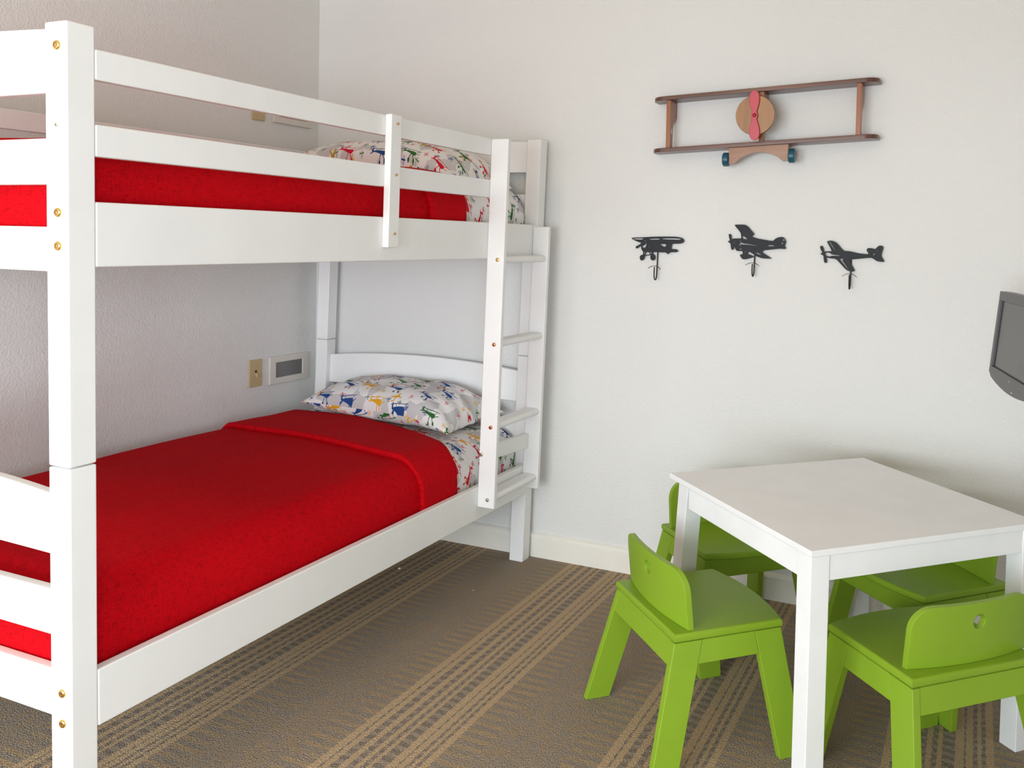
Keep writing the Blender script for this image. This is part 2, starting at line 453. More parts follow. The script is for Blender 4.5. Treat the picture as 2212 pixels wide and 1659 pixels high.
# slat platforms that carry the mattresses
for z in (.2985, 1.2355):
    for k in range(11):
        y = YF+.14+k*.165
        bp('bed_slat', bm_box(X0+RT+.0005, W-RT-.0005, y, y+.07, z, z+.016, .002))
    bp('slat_ledge', bm_box(W-RT-.018, W-RT-.0003, RY0+.002, RY1-.002, z-.0205, z-.0003))
    bp('slat_ledge', bm_box(X0+RT+.0003, X0+RT+.018, RY0+.002, RY1-.002, z-.0205, z-.0003))
# stile bracing the guard rails
stile = bp('guard_stile', bm_box(W+.0003, W+.0225, -1.052, -1.003, 1.2525, 1.636, .003))
for z in (1.6097, 1.463, 1.2926): disc_bolt(W+.0225, -1.0255, z, .0042, '+x', BRASS, stile, 'screw', label='small brass screw')
# ladder
lad = bp('ladder', bm_box(W+.001, W+.0215, -.4405, -.1245, .47, .527, .003), label='white ladder with four rungs')
for v in lad.data.vertices:
    y = v.co.y+bed.location.y
    v.co.z += .018*(-.125-y)/.315
lr = []
for y, z0, z1 in ((-.4615, .3254, 1.6327), (-.1240, .3120, 1.334)):
    lr.append(bp('ladder_rail', bm_box(W+.0003, W+.0683, y, y+.021, z0, z1, .004), parent=lad))
for z in (1.2107, .9125, .6168, .3590):
    pts = [(W+.008, z-.0125), (W+.048, z-.0125)]+[(W+.048+.0145*math.sin(a), z-.0125*math.cos(a)) for a in [PI*k/8 for k in range(1, 8)]]+[(W+.048, z+.0125), (W+.008, z+.0125)]
    bp('rung', bm_prism(pts, -.4405, -.1240, .0), parent=lad)
for (x, z, mt, lb) in ((1.1684, 1.2107, BRASS, 'brass bolt'), (1.1681, .9114, COPPER, 'copper coloured bolt'), (1.1675, .6168, COPPER, 'copper coloured bolt'), (1.1662, .3567, STEEL, 'pale metal bolt'), (1.1343, .5159, STEEL, 'pale metal bolt')):
    disc_bolt(x, -.4615, z, .0072, '-y', mt, lad, label=lb)

# ------------------------------------------------------------------ bedding
def bedding(xa, xb, ya, yb, zb, zt, r_near, r_far, r_end, crown, ylim=None, nx=90, ny=150, wr=.0, seed=0., yfun=None, offs=0., headdrop=True, head_lift=0.):
    """rounded mattress-like skin. returns grid of (co, uv)"""
    def prof(lo, hi, rl, rh, n, drop_lo=True, drop_hi=True):
        # list of (pos, drop, arclen)
        D = zt-zb; out = []; s = 0.
        if drop_lo:
            for k in range(6): out.append((lo, D-(D-rl)*k/6))
            for k in range(9): a = PI/2*k/8; out.append((lo+rl*(1-math.cos(a)), rl*(1-math.sin(a))))
        else: out.append((lo, 0.))
        p0 = out[-1][0]; p1 = hi-rh if drop_hi else hi
        for k in range(1, n): out.append((p0+(p1-p0)*k/n, 0.))
        if drop_hi:
            for k in range(9): a = PI/2*k/8; out.append((hi-rh*(1-math.sin(a)), rh*(1-math.cos(a))))
            for k in range(1, 7): out.append((hi, rh+(D-rh)*k/6))
        else: out.append((hi, 0.))
        res = []; s = 0.
        for i, (p, d) in enumerate(out):
            if i: s += math.hypot(p-out[i-1][0], d-out[i-1][1])
            res.append((p, d, s))
        return res
    PX = prof(xa, xb, r_far, r_near, nx)
    PY = prof(ya, yb, r_end, .05, ny, True, headdrop)
    return PX, PY
def skin(name, mat, parent, xa, xb, ya, yb, zb, zt, r_near, r_far, r_end, crown, headdrop=True, yfun=None, wr=.002, seed=0., nx=60, ny=110, closed=True, lift=0., head_lift=0., label=None, lip=False, thick=.006):
    PX, PY = bedding(xa, xb, ya, yb, zb, zt, r_near, r_far, r_end, crown, nx=nx, ny=ny, headdrop=headdrop)
    b = bmesh.new(); uvl = b.loops.layers.uv.new('UVMap'); grid = []
    D = zt-zb; rc = .05
    ylo = PY[0][0]; yhi = PY[-1][0]
    for (y, dy, sy) in PY:
        row = []
        for (x, dx, sx) in PX:
            yy, ssy = y, sy
            if yfun:
                y0_, y1_ = yfun(x+(0 if dx < .02 else 0), dx)
                k = (y-ylo)/(yhi-ylo)
                if lip: yy = y0_+(y1_-y0_)*k
                else: yy = y+(y1_-yhi)*max(0, k)**1.0
                ssy = sy+(yy-y)
            d = (dx**6+dy**6)**(1/6)
            # round the vertical corners in plan
            px, py = x, yy
            if dy > 1e-6 and dx > 1e-6 and not lip:
                q = min(1, dy/.06)*min(1, dx/.06)
                e = rc*q*.32
                if y < (ya+yb)/2: py += e
                elif headdrop: py -= e
                px += -e if x > (xa+xb)/2 else e
            cr = crown*(1-abs((x-(xa+xb)/2)/((xb-xa)/2))**2.4)
            hl = head_lift*max(0., min(1., (yy+.95)/.5))*(1-abs((x-(xa+xb)/2)/((xb-xa)/2))**2.5)
            z = zt+cr+hl+lift-d
            if d > D-1e-4: z = zb
            nv = noise.noise(Vector((px*3.1+seed, yy*2.2, z*4)))*1.4+noise.noise(Vector((px*9+seed, yy*6, z*9)))*.5
            side = min(1., dx/.05)
            z += wr*nv*(1-side)
            px += wr*nv*side*(1 if x > .5 else -1)*.8
            if lift and dx > 0: px += (lift*min(1, dx/.08))*(1 if x > .5 else -1)
            row.append((b.verts.new((px, py, z)), (sx, ssy)))
        grid.append(row)
    def F(q):
        try: f = b.faces.new([a[0] for a in q])
        except ValueError: return
        for l, a in zip(f.loops, q): l[uvl].uv = a[1]
    for j in range(len(grid)-1):
        for i in range(len(grid[0])-1):
            F((grid[j][i], grid[j][i+1], grid[j+1][i+1], grid[j+1][i]))
    if lip:   # rounded rolled edge at the low-y side and thin edge at the high-y side
        base = grid[0]; prev = base
        for (dy_, dz_) in ((-.006, -.0015), (-.0095, -.006), (-.0085, -.011), (-.004, -.015), (.002, -.017)):
            nr = []
            for (v, uv), (x, dx, sx) in zip(base, PX):
                side = min(1., dx/.05)
                nx_ = (1 if x > .5 else -1)
                nr.append((b.verts.new((v.co.x+dz_*side*nx_*1., v.co.y+dy_, v.co.z+dz_*(1-side))), (uv[0], uv[1]+dy_)))
            for i in range(len(nr)-1): F((nr[i], nr[i+1], prev[i+1], prev[i]))
            prev = nr
        base = grid[-1]; prev = base
        for (dy_, dz_) in ((.0015, -.002), (.001, -.012)):
            nr = []
            for (v, uv), (x, dx, sx) in zip(base, PX):
                side = min(1., dx/.05); nx_ = (1 if x > .5 else -1)
                nr.append((b.verts.new((v.co.x+dz_*side*nx_, v.co.y+dy_, v.co.z+dz_*(1-side))), (uv[0], uv[1]+dy_)))
            for i in range(len(nr)-1): F((prev[i], prev[i+1], nr[i+1], nr[i]))
            prev = nr
    if closed:
        # bottom: ring of outermost vertices
        bmesh.ops.remove_doubles(b, verts=b.verts[:], dist=2e-5)
        ed = [e for e in b.edges if e.is_boundary]
        if ed: bmesh.ops.holes_fill(b, edges=ed, sides=0)
    else:
        bmesh.ops.remove_doubles(b, verts=b.verts[:], dist=2e-5)
    bmesh.ops.recalc_face_normals(b, faces=b.faces[:])
    lean(b)
    return b
def pillow(cx, cy, cz, lx, ly, th, rz, tilt, seed, droop, roll=0.):
    n, m_ = 84, 56
    b = bmesh.new(); uvl = b.loops.layers.uv.new('UVMap')
    def pt(u, v, top):
        # pinched corners, bulging belly
        ex = 1-.10*(1-abs(v)**2.2)*(abs(u)**8)*1.0
        ey = 1-.13*(1-abs(u)**2.2)*(abs(v)**6)*1.0
        x = u*lx/2*ex; y = v*ly/2*ey
        h = ((1-abs(u)**2.6)*(1-abs(v)**2.6))**.52
        z = th/2*h*(1.2 if top else -.8)
        # creases running in from the seams
        a = math.atan2(v, u); rr = max(abs(u), abs(v))
        cre = noise.noise(Vector((math.cos(a)*6+seed, math.sin(a)*6, rr*1.2)))*.013*rr**3+noise.noise(Vector((u*3+seed, v*3, 1)))*.01
        cre += max(0, u-.45)*math.sin(v*16+u*9+seed)*.010
        z += cre*h**.4*(1 if top else .3)
        z -= droop*max(0, u-.4)**2
        return Vector((x, y, z))
    g = {}
    for top in (1, 0):
        for j in range(m_+1):
            for i in range(n+1):
                u = math.sin((i/n*2-1)*PI/2); v = math.sin((j/m_*2-1)*PI/2)
                g[top, i, j] = (b.verts.new(pt(u, v, top)), (u*lx/2+.4+seed, v*ly/2*1.1+.3+(0 if top else .6)))
    for top in (1, 0):
        for j in range(m_):
            for i in range(n):
                q = [g[top, i, j], g[top, i+1, j], g[top, i+1, j+1], g[top, i, j+1]]
                if not top: q.reverse()
                f = b.faces.new([a[0] for a in q])
                for l, a in zip(f.loops, q): l[uvl].uv = a[1]
    bmesh.ops.remove_doubles(b, verts=b.verts[:], dist=1e-5)
    T = Matrix.Translation((cx, cy, cz)) @ Matrix.Rotation(rz, 4, 'Z') @ Matrix.Rotation(tilt, 4, 'X') @ Matrix.Rotation(roll, 4, 'Y')
    bmesh.ops.transform(b, matrix=T, verts=b.verts[:])
    for v in b.verts:      # squashed against the headboard
        if v.co.y > -.085: v.co.y = -.085+.012*math.tanh((v.co.y+.085)/.06)
    lean(b)
    return b
def y_edge(x, dx=0.): return -.275-.10*x-.13*x**3
def y_fold(x, dx=0.): return -.625-.10*x-.02*x**3
BX0, BX1 = X0+RT+.003, W-RT-.017
for lv, (z0, zt, who, hl) in enumerate(((.3150, .538, 'lower', 0.), (1.2520, 1.468, 'upper', .048))):
    sh = skin('mattress', PRINT, None, BX0+.007, BX1-.008, YF+.053, YH-.042, z0, zt-.008, .098, .045, .08, .016, seed=8.+lv*5, wr=.004, nx=50, ny=60, head_lift=hl)
    ctr = ((BX0+BX1)/2, (YF+YH)/2, z0)
    o = obj('mattress', own(sh, ctr), PRINT, smooth=None, loc=ctr)
    tag(o, 'mattress in a white cotton sheet printed with small coloured airplanes, on the '+who+' bunk', 'mattress', 'mattresses with airplane print sheets')
    # blanket body ends under the folded cuff
    def yf_b(x, dx): return (None, y_edge(x)-.006)
    bl = skin('blanket', LINEN, None, BX0+.001, BX1-.001, YF+.046, -.33, z0+.022, zt, .105, .05, .088, .016, headdrop=False, yfun=yf_b, seed=8.+lv*5, wr=.004, nx=60, ny=120, closed=False, head_lift=hl)
    e = empty('blanket', ((BX0+BX1)/2, (YF+YH)/2, z0), 0, 'red linen blanket with a turned-down cuff, tucked in on the '+who+' bunk', 'blanket', 'red blankets on the bunks')
    obj('cover', bl, LINEN, e, smooth=None, world=True)
    # cuff: built row by row over the blanket's own section
    PX, _ = bedding(BX0+.001, BX1-.001, YF+.046, -.33, z0+.05, zt, .105, .05, .088, .016, nx=60)
    b = bmesh.new(); uvl = b.loops.layers.uv.new('UVMap'); rows = []
    rowsdef = [(-.004, -.002), (-.020, .0015), (-.030, .0065), (-.022, .0105), (0., .0125)]+[(k/16, .0115-.004*(k/16)) for k in range(1, 16)]+[(1., .007), (1.004, .004), (1.003, -.003)]
    for (k, off) in rowsdef:
        row = []
        for (x, dx, sx) in PX:
            y = y_fold(x)+(y_edge(x)-y_fold(x))*k+noise.noise(Vector((x*5, lv, 0)))*.004
            side = min(1., dx/.05); nx_ = 1 if x > .5 else -1
            cx_ = (BX0+BX1)/2; hw = (BX1-BX0)/2
            cr = .016*(1-abs((x-cx_)/hw)**2.4)
            hh = hl*max(0., min(1., (y+.95)/.5))*(1-abs((x-cx_)/hw)**2.5)
            z = zt+cr+hh-dx
            nv = noise.noise(Vector((x*3.1+8.+lv*5, y*2.2, z*4)))*1.4+noise.noise(Vector((x*9+8.+lv*5, y*6, z*9)))*.5
            z += .004*nv*(1-side); px = x+.004*nv*side*nx_*.8
            o_ = off*1.5+noise.noise(Vector((x*7, y*9, lv*4)))*.0015*(1 if 0 < k < 1 else 0)
            px += o_*side*nx_; z += o_*(1-side)
            if px > W-RT-.0005: px = W-RT-.0005
            row.append((b.verts.new((px, y, z)), (sx, y+.3)))
        rows.append(row)
    for j in range(len(rows)-1):
        for i in range(len(PX)-1):
            q = (rows[j][i], rows[j][i+1], rows[j+1][i+1], rows[j+1][i])
            f = b.faces.new([a[0] for a in q])
            for l, a in zip(f.loops, q): l[uvl].uv = a[1]
    lean(b)
    obj('cuff', b, LINEN, e, smooth=None, world=True)
    if lv == 0: pb = pillow(.602, -.205, .611, .775, .35, .150, -.12, .08, .0, .10)
    else: pb = pillow(.590, -.245, 1.572, .82, .38, .150, -.04, .08, 1.7, .22, .06)
    ctr = (.6, -.26, .56 if lv == 0 else 1.5)
    o = obj('pillow', own(pb, ctr), PRINT, smooth=None, loc=ctr)
    tag(o, 'pillow in an airplane print case of red, blue, green and yellow, on the '+who+' bunk', 'pillow', 'airplane print pillows')

# ------------------------------------------------------------------ table
TX, TY, TA = 2.4206, -1.1732, R(46.409)
TW, TD, TH, TL, TT = .7132, .6783, .6008, .052, .0155
table = empty('play_table', (TX, TY, 0), TA, 'square white play table with green chairs pushed in on all four sides', 'table')
def tilt(b):
    for v in b.verts: v.co.z += (-.0134*v.co.x+.0087*v.co.y)*(v.co.z/TH)
    return b
obj('tabletop', tilt(bm_box(-.0, TW, 0, TD, TH-TT, TH, .0018)), TABLEW, table)
I = .0035
for (u, v, du, dv) in ((I, I, 0, 0), (TW-I-TL, I, 0, 0), (I, .6248-TL, 1, 1), (TW-I-TL, TD-I-TL, 0, 0)):
    b = bm_box(u, u+TL, v, v+TL, 0, TH-TT-.0003, .002)
    if du:   # this leg is bent outwards
        a = TA; fx, fy = 1.8832-TX, -.5596-TY
        fu, fv = fx*math.cos(a)+fy*math.sin(a), -fx*math.sin(a)+fy*math.cos(a)
        sx, sy = fu-u, fv-(v+TL)
        for w in b.verts:
            k = 1-w.co.z/(TH-TT); w.co.x += sx*k; w.co.y += sy*k
    obj('leg', tilt(b), TABLEW, table)
AZ = TH-TT-.0003
for q in ((I+TL+.0003, TW-I-TL-.0003, I+.003, I+.021), (I+TL+.0003, TW-I-TL-.0003, .6248-.021, .6248-.003)):
    obj('apron', tilt(bm_box(q[0], q[1], q[2], q[3], AZ-.060, AZ, .0015)), TABLEW, table)
for q in ((I+.003, I+.021, I+TL+.0003, .6248-TL-.0015), (TW-I-.021, TW-I-.003, I+TL+.0003, TD-I-TL-.0003)):
    obj('apron', tilt(bm_box(q[0], q[1], q[2], q[3], AZ-.060, AZ, .0015)), TABLEW, table)

# ------------------------------------------------------------------ chairs
A_, B_, HS, SR, SF, LW, LBT, LTK, SL = .1824, .1525, .3381, .0752, .0497, .0762, .0714, .0212, .0424
ST = .0215
def make_chair(first_loc, rz, label):
    t = empty('childs_chair', first_loc, rz, label, 'chair', 'green chairs around the play table')
    # seat: straight back edge, bowed front edge, bullnose all round
    n = 20; pts = [(-A_, -B_), (A_, -B_)]
    for i in range(n+1):
        u = 1-2*i/n; pts.append((A_*u, B_+.028*(1-u*u)))
    b = bm_prism(pts, HS-ST, HS, 0, 'z')
    ed = [e for e in b.edges if abs(e.verts[0].co.z-e.verts[1].co.z) < 1e-6]
    bmesh.ops.bevel(b, geom=ed, offset=.007, segments=3, profile=.5, affect='EDGES')
    obj('seat', b, GREEN, t, smooth=40)
    zt = HS-ST-.0003
    o = .002
    for sx in (-1, 1):
        for sy in (-1, 1):
            if sy < 0: tp = (-B_+o, -B_+o+LW); bt = (-B_-SR, -B_-SR+LBT)
            else: tp = (B_-o-LW, B_-o); bt = (B_+SF-LBT, B_+SF)
            xt = (A_-o, A_-o-LTK); xb = (A_-o+SL, A_-o+SL-LTK)
            bb = bmesh.new()
            top = [bb.verts.new((sx*x, y, zt)) for x, y in ((xt[0], tp[0]), (xt[0], tp[1]), (xt[1], tp[1]), (xt[1], tp[0]))]
            bot = [bb.verts.new((sx*x, y, 0)) for x, y in ((xb[0], bt[0]), (xb[0], bt[1]), (xb[1], bt[1]), (xb[1], bt[0]))]
            bb.faces.new(top); bb.faces.new(bot[::-1])
            for i in range(4): bb.faces.new((top[i], bot[i], bot[(i+1) % 4], top[(i+1) % 4]))
            bmesh.ops.recalc_face_normals(bb, faces=bb.faces[:])
            bmesh.ops.bevel(bb, geom=bb.edges[:], offset=.0018, segments=2, profile=.5, affect='EDGES')
            obj('leg', bb, GREEN, t)
    # aprons follow the slant of the legs
    ah = .056
    def xs(z): return A_-o+SL*(zt-z)/zt
    def ys_r(z): return -B_+o-(SR+o)*(zt-z)/zt
    for sx in (-1, 1):
        bb = bmesh.new(); vs = []
        for z in (zt, zt-ah):
            x1 = xs(z)-.0012; x0 = x1-.017
            k = (zt-z)/zt
            yr = -B_+o+LW+(-B_-SR+LBT-(-B_+o+LW))*k+.0004; yf = B_-o-LW+((B_+SF-LBT)-(B_-o-LW))*k-.0004
            vs += [bb.verts.new((sx*x1, yr, z)), bb.verts.new((sx*x1, yf, z)), bb.verts.new((sx*x0, yf, z)), bb.verts.new((sx*x0, yr, z))]
        for f in ((0, 1, 2, 3), (7, 6, 5, 4), (0, 4, 5, 1), (1, 5, 6, 2), (2, 6, 7, 3), (3, 7, 4, 0)): bb.faces.new([vs[i] for i in f])
        bmesh.ops.recalc_face_normals(bb, faces=bb.faces[:])
        bmesh.ops.bevel(bb, geom=bb.edges[:], offset=.0012, segments=1, affect='EDGES')
        obj('side_apron', bb, GREEN, t)
    for nm, y0, y1, slope in (('rear_apron', -B_+o+.0015, -B_+o+.0185, -(SR+o)/zt), ('front_apron', B_-o-.0185, B_-o-.0015, (SF+o)/zt)):
        bb = bmesh.new(); vs = []
        for z in (zt, zt-ah):
            x = xs(z)-LTK-.0005; dy = slope*(zt-z)
            vs += [bb.verts.new((-x, y0+dy, z)), bb.verts.new((x, y0+dy, z)), bb.verts.new((x, y1+dy, z)), bb.verts.new((-x, y1+dy, z))]
        for f in ((0, 1, 2, 3), (7, 6, 5, 4), (0, 4, 5, 1), (1, 5, 6, 2), (2, 6, 7, 3), (3, 7, 4, 0)): bb.faces.new([vs[i] for i in f])
        bmesh.ops.recalc_face_normals(bb, faces=bb.faces[:])
        bmesh.ops.bevel(bb, geom=bb.edges[:], offset=.0012, segments=1, affect='EDGES')
        obj(nm, bb, GREEN, t)
    # curved back with a round finger hole
    hw, hb, rc, rh, hc = .174, .142, .052, .0185, .098
    outl = [(-hw, 0)]
    K = 24
    for i in range(1, K): outl.append((-hw+2*hw*i/K, 0))
    outl.append((hw, 0))
    for i in range(1, 4): outl.append((hw, (hb-rc)*i/4))
    for i in range(9): a = PI/2*i/8; outl.append((hw-rc+rc*math.cos(a), hb-rc+rc*math.sin(a)))
    for i in range(1, 14): outl.append((hw-rc-2*(hw-rc)*i/14, hb))
    for i in range(9): a = PI/2+PI/2*i/8; outl.append((-hw+rc+rc*math.cos(a), hb-rc+rc*math.sin(a)))
    for i in range(3, 0, -1): outl.append((-hw, (hb-rc)*i/4))
    cu = bpy.data.curves.new('tmp', 'CURVE'); cu.dimensions = '2D'; cu.fill_mode = 'BOTH'
    hole = [(rh*math.cos(2*PI*i/24), hc+rh*math.sin(2*PI*i/24)) for i in range(24)]
    for pl in (outl, hole):
        s = cu.splines.new('POLY'); s.points.add(len(pl)-1); s.use_cyclic_u = True
        for p, (x, y) in zip(s.points, pl): p.co = (x, y, 0, 1)
    cu.extrude = .0068; cu.bevel_depth = .0012; cu.bevel_resolution = 1
    co = bpy.data.objects.new('tmp', cu); C.objects.link(co)
    me = bpy.data.meshes.new_from_object(co.evaluated_get(bpy.context.evaluated_depsgraph_get()))
    bpy.data.objects.remove(co); bpy.data.curves.remove(cu)
    bb = bmesh.new(); bb.from_mesh(me); bpy.data.meshes.remove(me)
    bmesh.ops.remove_doubles(bb, verts=bb.verts[:], dist=1e-5)
    # split the long flat faces so they can bend
    for k in range(-9, 10):
        x = k*hw/9.5
        bmesh.ops.bisect_plane(bb, geom=bb.verts[:]+bb.edges[:]+bb.faces[:], plane_co=(x, 0, 0), plane_no=(1, 0, 0))
    for v in bb.verts:
        x, y, z = v.co
        bow = -.021*(1-(x/hw)**2)
        v.co = Vector((x, -.1005+z*1.+bow-.11*y, HS+.0002+y+.0012))
    obj('backrest', bb, GREEN, t, smooth=30)
    return t
def dup_tree(o, parent=None):
    c = o.copy(); C.objects.link(c); c.parent = parent
    for ch in o.children: dup_tree(ch, c)
    return c
chairs = [
    (2.0813, -.9217, -45.36, 'green child\'s chair at left of the play table, seen from behind, nearest the bunk bed'),
    (2.6648, -.8995, 44.34, 'green child\'s chair in the right foreground with its backrest towards the viewer'),
    (2.0314, -.3456, 224.74, 'green child\'s chair against the back wall, half hidden behind the table\'s far left leg'),
    (2.6154, -.3943, 136.11, 'green child\'s chair under the far right side of the table, mostly hidden by the apron')]
proto = make_chair((chairs[0][0], chairs[0][1], 0), R(chairs[0][2]), chairs[0][3])
for x, y, a, lb in chairs[1:]:
    c = dup_tree(proto); c.location = (x, y, 0); c.rotation_euler = (0, 0, R(a)); c['label'] = lb
    if x > 2.66:      # this chair's back is fixed slightly off centre
        for ch in c.children:
            if ch.name.startswith('backrest'): ch.location.x = .014
for ch in proto.children:
    if ch.name.startswith('backrest'): ch.location.x = -.007

# ------------------------------------------------------------------ airplane shelf
SX, SZ = 2.021, 1.740
def shear(b):
    for v in b.verts: v.co.z += v.co.x*.0432
    return b
shelf = empty('airplane_shelf', (SX, 0, SZ), 0, 'wooden biplane wall shelf with red propeller and teal wheels, hung above the hooks', 'shelf')
def wing(zt):
    hw, d, r = .400, .086, .045; pts = [(-hw, -.0005), (hw, -.0005)]
    for i in range(9): a = -PI/2*i/8; pts.append((hw-r+r*math.cos(a), -d+r+r*math.sin(a)))
    for i in range(9): a = -PI/2-PI/2*i/8; pts.append((-hw+r+r*math.cos(a), -d+r+r*math.sin(a)))
    return shear(bm_prism(pts, zt-.0145, zt, .0015, 'z'))
obj('upper_wing', wing(1.8338-SZ), W_DARK, shelf)
obj('lower_wing', wing(1.6455-SZ), W_DARK, shelf)
def strut(x, w=.0155, cut=.6):
    z0, z1 = 1.6457-SZ, 1.8191-SZ
    L = z1-z0
    pts = [(-.080, z0), (-.080, z1), (-.0006, z1), (-.0006, z1-L*.30)]
    for k in range(1, 9):
        s = k/8; pts.append((-.0006-.044*(3*s*s-2*s**3), z1-L*(.30+.25*s)))
    pts.append((-.048, z0))
    b = bm_prism(pts, x-w/2, x+w/2, .001, 'x')
    for v in b.verts: v.co.z += x*.0432
    return b
s1 = obj('strut', strut(1.6856-SX), W_MID, shelf)
b = bmesh.new()
for k in range(3): bm_box(1.6934-SX, 1.6937-SX, -.068+k*.004, -.066+k*.004, 1.698-SZ-.0146, 1.716-SZ-.0146, bm=b)
obj('maker_mark', b, PAPER, s1, label='tiny white printed mark')
obj('strut', strut(2.3580-SX), W_MID, shelf)
obj('strut', strut(2.0290-SX), W_MID, shelf, label='middle strut behind the round disc')
obj('engine_disc', bm_lathe([(.0670, .0), (.0685, -.0015), (.0685, -.0115), (.0670, -.013)], 'y', 56, (2.0155-SX, -.106, 1.7330-SZ)), W_DISC, shelf)
obj('spacer', bm_lathe([(.012, -.0802), (.012, -.1058)], 'y', 16, (2.0250-SX, 0, 1.7330-SZ)), W_MID, shelf)
pp = []
def halfw(t):   # t along the blade, 0 hub .. 1 tip
    if t < .16: return .0125-.0045*(t/.16)
    u = (t-.16)/.84
    return .0080+.0100*math.sin(min(1, u/.62)*PI/2) if u < .62 else .0180*math.sqrt(max(0, 1-((u-.62)/.38)**2.2))
L = .0865; nn_ = 26
right = [(halfw(i/nn_), L*i/nn_) for i in range(nn_+1)]
pts = right+[(-w, z) for w, z in reversed(right[:-1])]
pts = pts+[(-w, -z) for w, z in right[1:]]+[(w, -z) for w, z in reversed(right[1:-1])]
cl = []
for p in pts:
    if not cl or math.hypot(p[0]-cl[-1][0], p[1]-cl[-1][1]) > 1e-4: cl.append(p)
b = bm_prism(cl, -.129, -.1195, .0018)
a_ = R(-1.5)
for v in b.verts:
    x, z = v.co.x, v.co.z
    v.co.x = 2.0152-SX+x*math.cos(a_)+z*math.sin(a_); v.co.z = 1.7312-SZ-x*math.sin(a_)+z*math.cos(a_)
prop = obj('propeller', b, PINK, shelf)
obj('propeller_hub', bm_lathe([(.0072, -.1285), (.0072, -.131), (.0060, -.1335), (.0035, -.1352), (.0004, -.1356)], 'y', 20, (2.0160-SX, 0, 1.7316-SZ)), MAROON, prop, label='dark red knob')
# undercarriage cradle with wheels
zc = 1.6305-SZ
pts = [(-.1065, zc+.001), (.1050, zc+.001), (.1050, 1.5735-SZ), (.0860, 1.5728-SZ)]
for k in range(1, 14):
    s = k/14; pts.append((.0860-.172*s, 1.5728-SZ+.0365*math.sin(PI*s)**.75))
pts += [(-.0860, 1.5728-SZ), (-.1065, 1.5735-SZ)]
b = bm_prism(pts, -.076, -.058, .0012)
crad = obj('undercarriage', shear(b), W_CRAD, shelf)
for v in crad.data.vertices: v.co.z -= .0003
def wheel(x, zc):
    return bm_lathe([(.004, -.0105), (.0225, -.0105), (.0248, -.0080), (.0248, .0080), (.0225, .0105), (.004, .0105)], 'x', 36, (x, -.066, zc))
obj('wheel', wheel(1.9036-SX, 1.5853-SZ), TEAL, shelf)
obj('wheel', wheel(2.1372-SX, 1.5945-SZ), TEAL, shelf)
obj('axle', bm_tube([(1.905-SX, -.067, 1.5855-SZ), (1.93-SX, -.067, 1.5862-SZ)], .004), W_CRAD, shelf)
obj('axle', bm_tube([(2.115-SX, -.067, 1.5935-SZ), (2.135-SX, -.067, 1.5945-SZ)], .004), W_CRAD, shelf)

